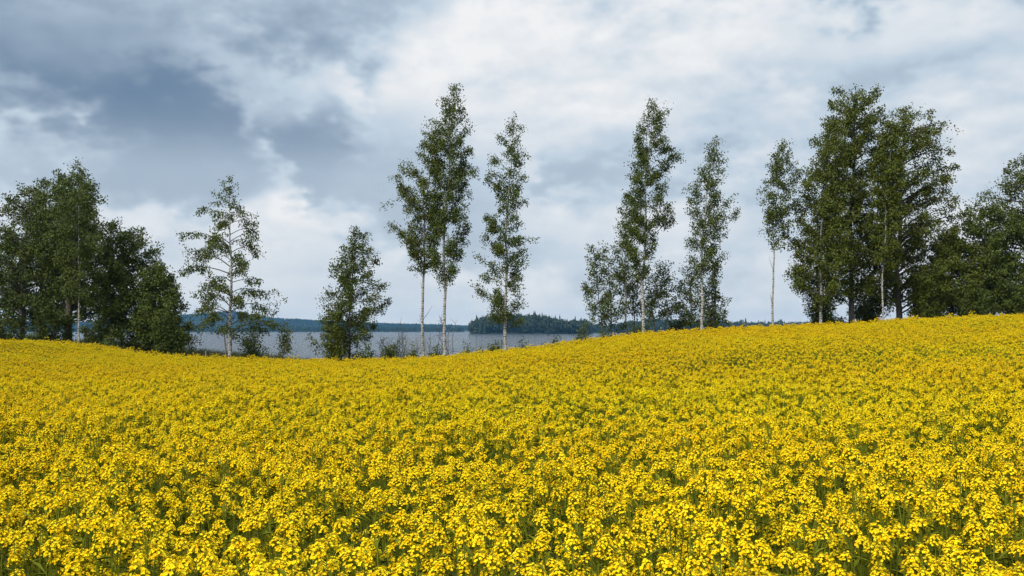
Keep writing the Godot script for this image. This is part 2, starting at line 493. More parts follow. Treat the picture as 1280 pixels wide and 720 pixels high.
# stem: [py, px] from foot to tip; crown: [py, left px, right px] from bottom to top, both as seen at distance d.
# o: r (foot radius), n (leaves), size, boughs, rise, hang, tones, bark, dead (bare low twigs), low (start of boughs)
func tree(called: String, label: String, group: String, d: float, stem: Array, crown: Array, o := {}, category := "tree") -> Node3D:
	var r := RandomNumberGenerator.new()
	r.seed = int(stem[0][1] * 13.0 + d * 7.0 + stem[-1][0])
	var foot_x := sight_x(stem[0][1], stem[0][0], d)
	var foot := Vector3(foot_x, ground_y(foot_x, -d) - 0.06, -d)
	var root := thing(called, foot)
	tag(root, label, category, group)
	var depth_lean: float = o.get("lean", 0.0)
	var path := PackedVector3Array()
	path.push_back(Vector3.ZERO)
	var top_y := sight_y(stem[-1][0], d) - foot.y
	var raw := PackedVector3Array([Vector3.ZERO])
	for k in range(1, stem.size()):
		var y := sight_y(stem[k][0], d) - foot.y
		raw.push_back(Vector3(sight_x(stem[k][1], stem[k][0], d) - foot.x, y, depth_lean * y / top_y))
	var steps := 14
	var phase := r.randf() * TAU
	for k in range(1, steps + 1):
		var y := top_y * k / steps
		var p := stem_at(raw, y)
		var wob := 0.0045 * top_y * sin(PI * k / steps)
		p += Vector3(sin(k * 1.1 + phase) + 0.5 * sin(k * 2.3 + phase * 3.0), 0, cos(k * 0.9 + phase)) * wob
		p.y = y
		path.push_back(p)
	var foot_r: float = o.get("r", 0.1) * 0.86
	var radii := PackedFloat32Array()
	for k in steps + 1:
		var t := float(k) / steps
		radii.push_back(foot_r * (1.0 - t * 0.93) * (1.0 + 0.35 * exp(-t * 22.0)))
	var trunk := Shape.new()
	trunk.tube(path, radii, 9, Color.WHITE, 0.55)
	put("trunk", trunk.mesh(), o.get("bark", M.birch), root)
	# crown rows in metres
	var rows := []
	for c in crown:
		var h := sight_y(c[0], d) - foot.y
		var mid := stem_at(path, h).x + foot.x
		rows.push_back([h, maxf(0.12, mid - sight_x(c[1], c[0], d)), maxf(0.12, sight_x(c[2], c[0], d) - mid)])
	var low: float = rows[0][0]
	var high: float = rows[-1][0]
	var boughs: int = o.get("boughs", 42)
	var leaves: int = int(o.get("n", 14000) * 1.3)
	var size: float = o.get("size", 0.10)
	var hang: float = o.get("hang", 0.5)
	var rise: float = o.get("rise", 0.7)
	var clump: float = o.get("clump", 0.16)
	var tones: Array = o.get("tones", GREEN)
	var flat: float = o.get("flat", 0.85)
	var wood := Shape.new()
	var foliage := Shape.new()
	var plan := []
	var total := 0.0
	var turn := r.randf() * TAU
	for k in boughs:
		var t := (k + r.randf_range(0.1, 0.9)) / boughs
		var h := lerpf(low, high, t)
		turn += 2.39996 + r.randf_range(-0.5, 0.5)
		var rl := profile_at(rows, h, 1)
		var rr := profile_at(rows, h, 2)
		var cx := cos(turn)
		var reach := lerpf(lerpf(rl, rr, 0.5) * flat, rr if cx > 0.0 else rl, absf(cx)) * r.randf_range(0.74, 1.12)
		if o.has("wave"): reach *= 0.9
		reach *= 1.0 + o.get("wave", 0.0) * sin(h * 2.3 + phase * 2.0 + 1.3 * cx) 
		if o.get("gaps", 0.0) > 0.0 and r.randf() < o.gaps: reach *= r.randf_range(0.3, 0.6)
		plan.push_back([h, turn, reach])
		total += pow(reach, 1.35) + 0.06
	for b in plan:
		var h: float = b[0]
		var reach: float = b[2]
		var out := Vector3(cos(b[1]), 0, sin(b[1]))
		var from := stem_at(path, clampf(h - reach * rise * r.randf_range(0.45, 1.5), low * 0.45, high))
		var tip := stem_at(path, h) + out * reach
		tip.y = h
		var mid := from.lerp(tip, 0.5) + Vector3(0, reach * (0.06 + 0.16 * hang), 0) + Vector3(r.randfn(), r.randfn() * 0.7, r.randfn()) * reach * 0.12
		var limb := PackedVector3Array()
		var lr := PackedFloat32Array()
		var thick := clampf(foot_r * 0.22 * pow(reach / 1.5, 0.7), 0.008, foot_r * 0.4)
		for k in 6:
			var t := k / 5.0
			var p := from.lerp(mid, t).lerp(mid.lerp(tip, t), t)
			p.y -= hang * reach * 0.16 * t * t * t
			limb.push_back(p)
			lr.push_back(maxf(thick * (1.0 - 0.85 * t), 0.004))
		wood.tube(limb, lr, 5, Color.WHITE, 0.8)
		var share: float = leaves * (pow(reach, 1.35) + 0.06) / total
		var twigs := clampi(int(3 + reach * 3.6), 3, 14)
		for k in twigs:
			var t := lerpf(float(o.get("inner", 0.22)), 1.0, (k + r.randf()) / twigs) if reach > 0.5 else r.randf()
			var at := limb[mini(int(t * 5.0), 4)].lerp(limb[mini(int(t * 5.0) + 1, 5)], t * 5.0 - floorf(t * 5.0))
			var len_ := (0.16 + 0.26 * reach * (1.15 - t)) * r.randf_range(0.6, 1.2)
			var dir := (out * 0.55 + Vector3(r.randfn(), r.randfn() * 0.55 + 0.35 - hang * 1.15, r.randfn()) * 0.8).normalized()
			var end := at + dir * len_
			if r.randf() < 0.25: # a long side shoot that breaks the outline of the bough
				end = at + Vector3(r.randfn(), r.randfn() * 0.8 + 0.15 - hang * 0.5, r.randfn()) * (0.16 + 0.20 * reach)
			var mine := int(share / twigs * r.randf_range(0.3, 1.7))
			wood.tube(PackedVector3Array([at, at.lerp(end, 0.5) + Vector3(0, 0.03, 0), end]), PackedFloat32Array([maxf(thick * 0.3, 0.005), 0.004, 0.002]), 3)
			var lumps := 3
			for q in lumps:
				leaf_tuft(foliage, r, at.lerp(end, (q + 0.6) / lumps), clump * r.randf_range(0.6, 1.15), mine / lumps, size, tones, hang)
	# bare twigs low on the trunk
	for k in int(o.get("dead", 0)):
		var h := lerpf(top_y * 0.10, low, r.randf())
		var a := r.randf() * TAU
		var from := stem_at(path, h)
		var len_ := r.randf_range(0.4, 1.3)
		var end := from + Vector3(cos(a) * len_ * 0.6, len_ * r.randf_range(0.3, 0.9), sin(a) * len_ * 0.6)
		var bare := Shape.new()
		bare.tube(PackedVector3Array([from, from.lerp(end, 0.5) + Vector3(0, -0.05, 0), end]), PackedFloat32Array([0.016, 0.011, 0.004]), 4)
		put("bare_twig", bare.mesh(), M.twig, root)
	for e in o.get("arms", []):
		# a single long bough: [foot py, px, tip py, px, leaves]
		var from := stem_at(path, sight_y(e[0], d) - foot.y)
		var end := Vector3(sight_x(e[3], e[2], d) - foot.x, sight_y(e[2], d) - foot.y, r.randf_range(-0.4, 0.4))
		var pts := PackedVector3Array()
		var rad := PackedFloat32Array()
		for k in 6:
			var t := k / 5.0
			pts.push_back(from.lerp(end, t) + Vector3(0, sin(PI * t) * e[4], 0))
			rad.push_back(lerpf(foot_r * 0.30, 0.006, t))
		var arm := Shape.new()
		arm.tube(pts, rad, 5)
		put("long_bough", arm.mesh(), M.twig, root)
		for k in 9:
			var t := 0.68 + 0.32 * k / 8.0
			if e[5] > 0: leaf_tuft(foliage, r, from.lerp(end, t) + Vector3(0, sin(PI * t) * e[4], 0) + Vector3(0, r.randf_range(-0.15, 0.1), 0), 0.13, int(e[5] / 9.0), size, tones, hang)
	var heart := PackedVector3Array()
	var thin := PackedFloat32Array()
	for k in range(2, steps + 1):
		heart.push_back(path[k])
		thin.push_back(radii[k] * 0.4)
	wood.tube(heart, thin, 4)
	put("branches", wood.mesh(), o.get("limbs", M.twig), root)
	if foliage.v.size() > 0: put("crown", foliage.mesh(), M.leaf, root)
	return root

# a bush: several stems from one foot, leaves spread through a lumpy volume; box in px at distance d
func bush(called: String, label: String, group: String, d: float, left: float, right: float, top: float, foot_py: float, o := {}, category := "bush") -> Node3D:
	var r := RandomNumberGenerator.new()
	r.seed = int(left * 17.0 + d * 3.0 + top)
	var mid_px := (left + right) * 0.5
	var fx := sight_x(mid_px, foot_py, d)
	var foot := Vector3(fx, ground_y(fx, -d) - 0.05, -d)
	var root := thing(called, foot)
	tag(root, label, category, group)
	var half := (sight_x(right, foot_py, d) - sight_x(left, foot_py, d)) * 0.5
	var high := sight_y(top, d) - foot.y
	var stems: int = o.get("stems", 9)
	var leaves: int = int(o.get("n", 3000) * 1.25)
	var size: float = o.get("size", 0.10)
	var tones: Array = o.get("tones", GREEN)
	var wood := Shape.new()
	var foliage := Shape.new()
	for k in stems:
		var a := TAU * (k + r.randf()) / stems
		var q := sqrt((k + 0.5) / stems) * r.randf_range(0.8, 1.05)
		var tip := Vector3(cos(a) * half * q * 0.9, high * (1.0 - 0.55 * q * q) * r.randf_range(0.75, 1.0), sin(a) * half * q * 0.75)
		if k == 0: tip = Vector3(half * 0.1, high * 0.97, 0)
		var from := Vector3(cos(a), 0, sin(a)) * minf(0.22, half * 0.2)
		var pts := PackedVector3Array()
		var rad := PackedFloat32Array()
		var bow := Vector3(cos(a), 0, sin(a)) * half * 0.12
		for j in 6:
			var t := j / 5.0
			pts.push_back(from.lerp(tip, t) - bow * sin(PI * t) + Vector3(r.randfn(), 0, r.randfn()) * 0.03 * half)
			rad.push_back(lerpf(clampf(high * 0.011, 0.012, 0.045), 0.004, t))
		wood.tube(pts, rad, 5)
		var tufts: int = o.get("tufts", 14)
		for j in tufts:
			var t := pow(lerpf(float(o.get("bare", 0.12)), 1.0, (j + r.randf()) / tufts), 0.85)
			var at := pts[mini(int(t * 5.0), 4)].lerp(pts[mini(int(t * 5.0) + 1, 5)], t * 5.0 - floorf(t * 5.0))
			var off := Vector3(r.randfn(), r.randfn() * 0.5, r.randfn()).normalized() * half * r.randf_range(0.08, 0.40) * float(o.get("fluff", 1.0))
			var end := at + off
			end.y = clampf(end.y, 0.1, high)
			wood.tube(PackedVector3Array([at, end]), PackedFloat32Array([0.008, 0.003]), 3)
			leaf_tuft(foliage, r, end, o.get("clump", 0.15) * r.randf_range(0.7, 1.2), int(leaves / float(stems * tufts) * r.randf_range(0.4, 1.6)), size, tones, o.get("hang", 0.1))
	put("stems", wood.mesh(), o.get("wood", M.twig), root)
	if foliage.v.size() > 0: put("foliage", foliage.mesh(), M.leaf, root)
	return root

# a leafless tangle of dead twigs
func brushwood(called: String, label: String, d: float, left: float, right: float, top: float, foot_py: float, count: int, group := ""):
	var r := RandomNumberGenerator.new()
	r.seed = int(left + top * 3.0)
	var fx := sight_x((left + right) * 0.5, foot_py, d)
	var foot := Vector3(fx, ground_y(fx, -d) - 0.05, -d)
	var root := thing(called, foot)
	tag(root, label, "dead brush", group)
	var half := (sight_x(right, foot_py, d) - sight_x(left, foot_py, d)) * 0.5
	var high := sight_y(top, d) - foot.y
	for k in count:
		var w := Shape.new()
		var a := r.randf() * TAU
		var from := Vector3(r.randf_range(-0.6, 0.6) * half, 0, r.randf_range(-0.4, 0.4))
		var tip := from + Vector3(r.randf_range(-0.75, 0.75) * half, high * r.randf_range(0.35, 1.0), r.randf_range(-0.7, 0.7))
		tip.x = clampf(tip.x, -half, half)
		var arch := r.randf_range(0.0, 0.45) * high
		var pts := PackedVector3Array()
		var rad := PackedFloat32Array()
		for j in 8:
			var t := j / 7.0
			pts.push_back(from.lerp(tip, t) + Vector3(0, sin(PI * t) * arch * 0.5, 0) + Vector3(r.randfn(), 0, r.randfn()) * 0.035)
			rad.push_back(lerpf(0.024, 0.006, t))
		w.tube(pts, rad, 5)
		for j in 5:
			var at := pts[2 + j]
			var end := at + Vector3(r.randf_range(-0.6, 0.6), r.randf_range(-0.15, 0.55), r.randf_range(-0.4, 0.4))
			w.tube(PackedVector3Array([at, at.lerp(end, 0.5) + Vector3(0, 0.04, 0), end]), PackedFloat32Array([0.011, 0.008, 0.004]), 4)
		put("bare_branch", w.mesh(), M.dead if k % 2 else M.twig, root)

# ------------------------------------------------------------------ the crop
const PETAL := [Color(0.92, 0.705, 0.008), Color(0.94, 0.755, 0.014), Color(0.91, 0.65, 0.005), Color(0.93, 0.73, 0.018), Color(0.89, 0.58, 0.004)]
const STALK := Color(0.18, 0.205, 0.016)

# the domed head of one stalk: open flowers of four petals round a knot of buds
func flower_head(r: RandomNumberGenerator, flowers: int, wide: float) -> Shape:
	var s := Shape.new()
	for k in flowers:
		var q := sqrt((k + 0.6) / flowers)
		var a := 2.39996 * k + r.randf_range(-0.4, 0.4)
		var rad := wide * lerpf(0.22, 1.0, q) * r.randf_range(0.8, 1.12)
		var p := Vector3(cos(a) * rad, wide * (0.75 - 1.25 * q * q) + r.randf_range(-0.007, 0.007), sin(a) * rad)
		var up := (Vector3(cos(a) * q, 0.95, sin(a) * q) + Vector3(r.randfn(), r.randfn(), r.randfn()) * 0.22).normalized()
		s.stick(Vector3(0, p.y - wide * 0.55, 0), p, 0.0008, 0.0008, STALK)
		var x := up.cross(Vector3(r.randfn(), 0.2, r.randfn())).normalized()
		var y := up.cross(x)
		var long := r.randf_range(0.0058, 0.0078)
		var tone: Color = PETAL[r.randi() % PETAL.size()]
		for j in 4:
			var e := x if j % 2 == 0 else y
			var f := y if j % 2 == 0 else x
			if j > 1: e = -e
			s.kite(p, (e + up * r.randf_range(0.05, 0.45)).normalized() * long, f * long * 0.47, up * 0.0022, tone)
	for k in 7:
		var a := 2.39996 * k
		var p := Vector3(cos(a) * wide * 0.16, wide * 0.72 + r.randf_range(-0.002, 0.006), sin(a) * wide * 0.16)
		s.stick(p - Vector3(0, 0.004, 0), p + Vector3(cos(a) * 0.002, 0.004, sin(a) * 0.002), 0.0016, 0.0006, Color(0.42, 0.40, 0.03))
	return s

func stalk_shape(r: RandomNumberGenerator, heads: Array, tall: float) -> Shape:
	var s := Shape.new()
	var fork := Vector3(r.randf_range(-0.01, 0.01), tall * 0.45, r.randf_range(-0.01, 0.01))
	s.stick(Vector3(0, -0.03, 0), fork, 0.005, 0.004, STALK)
	for t in heads:
		var tip: Vector3 = t.origin
		var mid := fork.lerp(tip, 0.5) + Vector3(tip.x - fork.x, 0, tip.z - fork.z) * 0.18
		s.stick(fork, mid, 0.0040, 0.0034, STALK)
		s.stick(mid, tip - Vector3(0, 0.02, 0), 0.0034, 0.0024, STALK)
		# young pods below the head
		for k in 8:
			var at := mid.lerp(tip, 0.35 + 0.07 * k)
			var a := r.randf() * TAU
			s.stick(at, at + Vector3(cos(a) * 0.028, 0.022, sin(a) * 0.028), 0.0011, 0.0006, Color(0.15, 0.18, 0.02))
	return s

func leaf_shape(r: RandomNumberGenerator, tall: float, count: int) -> Shape:
	var s := Shape.new()
	for k in count:
		var h := tall * lerpf(0.30, 0.93, (k + r.randf()) / count)
		var a := 2.4 * k + r.randf()
		var out := Vector3(cos(a), r.randf_range(-0.15, 0.75), sin(a)).normalized()
		var len_ := lerpf(0.17, 0.07, h / tall) * r.randf_range(0.8, 1.2)
		var side := out.cross(Vector3.UP).normalized() * len_ * 0.10
		var g := r.randf_range(0.8, 1.2)
		s.kite(Vector3(0, h, 0) + out * 0.02, out * len_, side, Vector3(0, 0.10 * len_, 0), Color(0.150 * g, 0.170 * g, 0.012 * g))
	return s

func crop_field():
	var r := RandomNumberGenerator.new(); r.seed = 77
	var head_shapes := []
	var head_meshes := []
	for k in 8:
		var h := flower_head(r, 26 + k * 5, 0.016 + 0.0027 * k)
		head_shapes.push_back(h)
		head_meshes.push_back(h.mesh())
	var kinds := []
	for k in 14:
		var n := [6, 7, 5, 8, 6, 7, 5, 6, 8, 7, 6, 2, 1, 3][k] as int
		var heads := []
		var which := []
		var turn := r.randf() * TAU
		for j in n:
			var q := 0.0 if j == 0 else r.randf_range(0.06, 0.155)
			turn += TAU / maxf(n - 1, 1) + r.randf_range(-0.4, 0.4)
			var y := CROP * (1.0 - (0.0 if j == 0 else r.randf_range(0.0, 0.24)))
			var tip := Vector3(cos(turn) * q, y, sin(turn) * q)
			heads.push_back(Transform3D(Basis(Vector3(-sin(turn), 0, cos(turn)), -q * 2.0) * Basis(Vector3.UP, r.randf() * TAU), tip))
			which.push_back(r.randi() % 8 if k < 11 else r.randi() % 3)
		var stalk := stalk_shape(r, heads, CROP)
		var leaves := leaf_shape(r, CROP, 11)
		var whole := Shape.new()
		whole.take(stalk, Transform3D.IDENTITY)
		whole.take(leaves, Transform3D.IDENTITY)
		for j in n: whole.take(head_shapes[which[j]], heads[j])
		kinds.push_back({"heads": heads, "which": which, "stalk": stalk.mesh(), "leaves": leaves.mesh(), "whole": whole.mesh(), "places": [], "tints": []})
	# sow
	var near := []
	var per := 38.0
	var step := 1.0 / sqrt(per)
	var z := 3.0
	while z > -FIELD_END - 1.5:
		var d := -z
		var half := 0.60 * maxf(d, 0.0) + 8.0
		var x := -half
		while x < half:
			var p := Vector3(x + r.randf() * step, 0, z + r.randf() * step)
			x += step
			if Vector2(p.x, p.z).length() < 0.55: continue
			var end := FIELD_END + 0.9 * patch_noise.get_noise_1d(p.x * 6.0)
			if -p.z > end: continue
			var thin := patch_noise.get_noise_2d(p.x * 1.6, p.z * 3.4)
			thin += 0.55 * exp(-pow((p.x - 19.0) / 6.0, 2.0) - pow((p.z + 29.0) / 1.8, 2.0)) + 0.55 * exp(-pow((p.x + 17.0) / 6.0, 2.0) - pow((p.z + 43.0) / 2.5, 2.0))
			var lump := rough_noise.get_noise_2d(p.x * 26.0, p.z * 26.0) + 0.5 * rough_noise.get_noise_2d(p.x * 7.0 + 300.0, p.z * 9.0)
			var kind := r.randi() % 11
			if r.randf() < 0.10 + maxf(0.0, thin - 0.06) * 1.8 + maxf(0.0, -lump - 0.1) * 0.9: kind = 11 + r.randi() % 3
			if r.randf() < 0.05 + maxf(0.0, patch_noise.get_noise_2d(p.x * 9.0 + 50.0, p.z * 9.0)) * 0.55: continue
			p.y = ground_y(p.x, p.z)
			var tall := 1.0 + 0.20 * lump + r.randf_range(-0.10, 0.06) - maxf(0.0, thin) * 0.12
			if r.randf() < 0.05: tall += r.randf_range(0.05, 0.16)
			var t := Transform3D(Basis(Vector3.UP, r.randf() * TAU).scaled(Vector3(1, tall, 1)), p)
			t.basis = Basis(Vector3(r.randfn(), 0, r.randfn()).normalized(), r.randfn() * 0.07) * t.basis
			var g := r.randf_range(0.93, 1.03)
			var tint := Color(g, g * (r.randf_range(0.96, 1.03) + 0.10 * patch_noise.get_noise_2d(p.x * 2.2 - 90.0, p.z * 3.5)), g)
			# how large it shows: only those in the picture count
			var depth := -p.z
			var show := -1.0
			if depth > 1.5:
				var tip_y := (p.y + CROP * tall - EYE) / depth
				var px := absf(p.x) / depth
				if px < 0.575 and tip_y > -0.272: show = 1.0 / Vector2(p.x, depth).length()
			if show > 0.17: near.push_back([show, kind, t])
			else:
				kinds[kind].places.push_back(t)
				kinds[kind].tints.push_back(tint)
		z -= step
	near.sort_custom(func(a, b): return a[0] > b[0])
	for k in near.size():
		var e: Array = near[k]
		if k >= 300:
			kinds[e[1]].places.push_back(e[2])
			kinds[e[1]].tints.push_back(Color.WHITE)
			continue
		var kd: Dictionary = kinds[e[1]]
		var plant := thing("rapeseed_plant", e[2].origin)
		plant.basis = e[2].basis
		tag(plant, "yellow flowering rapeseed plant in the nearest rows along the bottom edge", "plant", "nearest rapeseed plants")
		put("stalk", kd.stalk, M.crop, plant)
		put("leaves", kd.leaves, M.crop, plant)
		for j in kd.heads.size():
			var h := put("flower_head", head_meshes[kd.which[j]], M.crop, plant)
			h.transform = kd.heads[j]
	var field := thing("rapeseed_field", Vector3.ZERO)
	tag(field, "dense yellow flowering rapeseed crop covering the whole rolling field", "rapeseed", "", "stuff")
	var sum := 0
	for k in kinds.size():
		if kinds[k].places.is_empty(): continue
		sum += kinds[k].places.size()
		multimesh("rapeseed_plants", kinds[k].whole, M.crop, kinds[k].places, kinds[k].tints, field)
	print("crop plants ", sum, " near ", near.size())

func verge():
	var r := RandomNumberGenerator.new(); r.seed = 5
	var tufts := []
	for k in 3:
		var s := Shape.new()
		for j in 26:
			var a := r.randf() * TAU
			var out := Vector3(cos(a), 0, sin(a))
			var p := out * r.randf() * 0.10
			var len_ := r.randf_range(0.35, 0.8)
			var tip := p + Vector3(0, len_, 0) + out * len_ * r.randf_range(0.1, 0.5)
			var g := r.randf_range(0.75, 1.25)
			var col := Color(0.085 * g, 0.105 * g, 0.030 * g) if j % 3 else Color(0.19 * g, 0.165 * g, 0.065 * g)
			var side := out.cross(Vector3.UP) * 0.006
			var mid := p.lerp(tip, 0.55) - out * len_ * 0.08
			s.tri(p - side, p + side, mid, col)
			s.tri(mid - side, mid + side, tip, col)
		tufts.push_back(s.mesh())
	var sets := [[], [], []]
	for k in 26000:
		var x := r.randf_range(-34.0, 34.0)
		var d := FIELD_END + 0.2 + pow(r.randf(), 1.5) * 12.0
		var y := ground_y(x, -d)
		if y < WATER + 0.1: continue
		var high := r.randf_range(0.75, 1.15) * (1.0 + 0.35 * patch_noise.get_noise_2d(x * 3.0, d * 3.0))
		sets[k % 3].push_back(Transform3D(Basis(Vector3.UP, r.randf() * TAU).scaled(Vector3(high, high, high)), Vector3(x, y - 0.02, -d)))
	var root := thing("verge_grass", Vector3.ZERO)
	tag(root, "strip of tall rough grass between the crop and the trees", "grass", "", "stuff")
	for k in 3: multimesh("grass_tufts", tufts[k], M.leaf, sets[k], [], root)

# ------------------------------------------------------------------ everything
func _ready():
	var cam := Camera3D.new()
	cam.name = "camera"
	add_child(cam)
	cam.position = Vector3(0, EYE, 0)
	cam.rotation = Vector3(TILT, 0, 0)
	cam.fov = rad_to_deg(2.0 * atan(360.0 / FOCAL))
	cam.near = 0.05
	cam.far = 12000.0
	cam.current = true

	var env := Environment.new()
	env.background_mode = Environment.BG_SKY
	var pano := PanoramaSkyMaterial.new()
	pano.panorama = cloud_sky()
	pano.energy_multiplier = 1.0
	var sky := Sky.new()
	sky.sky_material = pano
	env.sky = sky
	env.tonemap_mode = Environment.TONE_MAPPER_LINEAR
	env.tonemap_exposure = 1.82
	env.sdfgi_enabled = true
	env.ssao_enabled = true
	env.ssil_enabled = true
	env.fog_enabled = true
	env.fog_density = 0.00009
	env.fog_light_color = Color(0.42, 0.70, 0.92)
	var world := WorldEnvironment.new()
	world.name = "world_environment"
	world.environment = env
	add_child(world)

	var sun := DirectionalLight3D.new()
	sun.name = "sun"
	sun.light_energy = 0.5
	sun.light_color = Color(1.0, 0.96, 0.89)
	sun.light_angular_distance = 14.0
	sun.shadow_enabled = true
	add_child(sun)
	sun.look_at_from_position(Vector3(-22, 33, 24), Vector3.ZERO)

	rough_noise.seed = 2; rough_noise.frequency = 0.05; rough_noise.fractal_octaves = 2
	patch_noise.seed = 14; patch_noise.frequency = 0.03; patch_noise.fractal_octaves = 3
	for e in [[-300, 424], [0, 424], [60, 425], [110, 428], [160, 433], [210, 439], [260, 443], [330, 447], [400, 449], [460, 448], [520, 446], [570, 442], [620, 438], [670, 432], [710, 427], [760, 420], [800, 415], [850, 412], [900, 409], [960, 406], [1020, 404], [1100, 399], [1160, 396], [1220, 394], [1290, 392], [1500, 388]]:
		edge_x.push_back(sight_x(e[0], e[1], FIELD_END))
		edge_h.push_back(sight_y(e[1] + 1.5, FIELD_END) - CROP * 1.02)
	make_materials()
	ground_sheet()
	lake()
	print("ground done")
	ridge("far_hills", 3200.0, 900.0, 13.0, [[-700, 398], [-300, 394], [-60, 400], [100, 402], [180, 398], [230, 393], [262, 390], [290, 388], [318, 393], [345, 397], [370, 398], [400, 400], [440, 402], [500, 404], [545, 405], [600, 407], [700, 409], [800, 408]], 12.0, 0.5, "distant blue wooded hill across the lake", "hazy blue forest covering the distant hill across the lake", "far_forest")
	ridge("near_hills", 2300.0, 260.0, 13.0, [[-700, 408], [-100, 408], [60, 409], [200, 408], [330, 409], [430, 408], [520, 410], [582, 411]], 9.0, 0.6, "low wooded shore in front of the distant hill", "dark forest strip on the low far shore", "shore_forest")
	ridge("island", 1150.0, 120.0, 19.0, [[586, 409], [592, 400], [600, 396], [618, 393], [640, 391], [668, 392], [690, 396], [706, 400], [722, 402], [742, 407]], 5.0, 0.45, "low lake island under dark conifers", "dark conifer forest covering the island", "island_forest")
	ridge("wooded_hills", 1500.0, 300.0, 17.0, [[655, 409], [690, 401], [712, 402], [740, 408], [758, 409], [775, 403], [795, 399], [815, 397], [840, 399], [880, 401], [910, 402], [950, 402], [990, 402], [1100, 403], [1300, 402], [1800, 400], [2300, 402]], 9.0, 0.55, "wooded headland of the far shore behind the birches", "dark green forest on the headland behind the birches", "headland_forest")
	print("hills done")

	# ---- left wood
	var W := "trees of the wood at the left edge"
	tree("leafy_tree", "broad dark leafy tree at the left edge, outermost of the wood", W, 52.0, [[424, 28], [330, 30], [232, 38]], [[405, -30, 60], [370, -48, 80], [320, -52, 92], [280, -36, 95], [250, 2, 80], [232, 28, 50]], {"r": 0.2, "n": 21000, "size": 0.125, "boughs": 56, "rise": 0.35, "hang": 0.0, "clump": 0.2, "tones": DARK_GREEN, "bark": M.bark})
	tree("leafy_tree", "full leafy tree with dark trunk beside the pale birch stem at left", W, 50.0, [[426, 86], [330, 86], [215, 90]], [[400, 45, 130], [360, 28, 140], [310, 30, 140], [270, 36, 132], [240, 50, 122], [216, 72, 104]], {"r": 0.26, "n": 22000, "size": 0.125, "boughs": 60, "rise": 0.4, "hang": 0.05, "clump": 0.2, "tones": DARK_GREEN, "bark": M.bark})
	tree("leafy_tree", "leafy tree standing behind and between the two broad trees at left", W, 55.0, [[425, 54], [330, 52], [225, 60]], [[400, 10, 100], [350, -4, 112], [290, 2, 110], [250, 20, 96], [224, 48, 72]], {"r": 0.2, "n": 16000, "size": 0.13, "boughs": 44, "rise": 0.4, "hang": 0.0, "clump": 0.21, "tones": DARK_GREEN, "bark": M.bark})
	tree("birch_tree", "birch with white lower stem in front of the left wood", W, 47.0, [[428, 99], [330, 99], [260, 98], [202, 96]], [[372, 90, 112], [335, 78, 122], [300, 66, 128], [270, 66, 130], [245, 74, 124], [225, 80, 114], [203, 92, 101]], {"r": 0.058, "n": 11000, "boughs": 46, "rise": 0.5, "hang": 0.5, "tones": DARK_GREEN, "limbs": M.twig})
	tree("leafy_tree", "slender leafy tree with grey trunk right of the white birch stem", W, 49.0, [[432, 138], [350, 137], [275, 140]], [[410, 122, 160], [370, 116, 172], [330, 116, 176], [300, 122, 168], [276, 132, 150]], {"r": 0.09, "n": 10000, "size": 0.12, "boughs": 40, "rise": 0.5, "hang": 0.1, "clump": 0.18, "tones": DARK_GREEN, "bark": M.bark})
	tree("leafy_tree", "leafy tree with leaning grey trunk on the right flank of the wood", W, 50.0, [[436, 154], [380, 150], [285, 168]], [[420, 130, 200], [380, 130, 216], [340, 132, 212], [310, 140, 200], [286, 154, 182]], {"r": 0.10, "n": 16000, "size": 0.12, "boughs": 60, "rise": 0.5, "hang": 0.1, "clump": 0.19, "tones": DARK_GREEN, "bark": M.bark})
	tree("leafy_tree", "low dense leafy tree at the right end of the left wood", W, 48.5, [[438, 200], [390, 200], [330, 193]], [[432, 160, 238], [410, 160, 238], [385, 164, 232], [355, 172, 218], [331, 184, 204]], {"r": 0.08, "n": 16000, "size": 0.12, "boughs": 46, "rise": 0.4, "hang": 0.05, "clump": 0.18, "tones": DARK_GREEN, "bark": M.bark})
	var U := "undergrowth below the left wood"
	bush("bush", "dark low bush at the left edge of the wood", U, 48.0, -30, 40, 390, 425, {"n": 4500, "tones": DARK_GREEN})
	bush("bush", "dark low bush under the full tree left of the birch stem", U, 49.5, 30, 92, 388, 427, {"n": 4500, "tones": DARK_GREEN})
	bush("bush", "dark low bush right of the white birch stem", U, 49.0, 96, 150, 393, 430, {"n": 4000, "tones": DARK_GREEN})
	bush("bush", "small bright yellow green bush among the dark trunks at left", U, 46.4, 125, 146, 410, 431, {"n": 700, "tones": FRESH, "stems": 6})
	bush("bush", "rounded dark bush ending the wood beside the lake", U, 47.0, 178, 238, 372, 440, {"n": 7500, "tones": DARK_GREEN, "stems": 12})

	# ---- open birch and its neighbours
	tree("birch_tree", "open conical birch with drooping boughs standing alone before the hill", "birches along the shore", 46.5, [[443, 287], [400, 288], [330, 289], [270, 287], [217, 286]], [[418, 262, 322], [404, 238, 338], [380, 230, 350], [350, 238, 332], [320, 228, 330], [298, 224, 328], [270, 244, 324], [250, 262, 316], [235, 272, 298], [218, 281, 291]], {"r": 0.125, "n": 11000, "size": 0.10, "boughs": 60, "rise": 0.3, "hang": 1.0, "clump": 0.135, "inner": 0.4, "tones": DARK_GREEN, "gaps": 0.15})
	bush("bush", "leafy bush at the right foot of the lone conical birch", "bushes along the shore", 47.0, 296, 336, 404, 444, {"n": 2000, "tones": GREEN, "fluff": 1.2})
	tree("sapling", "thin sapling between the lone birch and the round leafy tree", "saplings along the shore", 47.5, [[444, 352], [420, 355], [401, 356]], [[436, 348, 362], [420, 346, 366], [410, 350, 361], [402, 354, 358]], {"r": 0.03, "n": 620, "boughs": 14, "tones": OLIVE, "bark": M.bark})
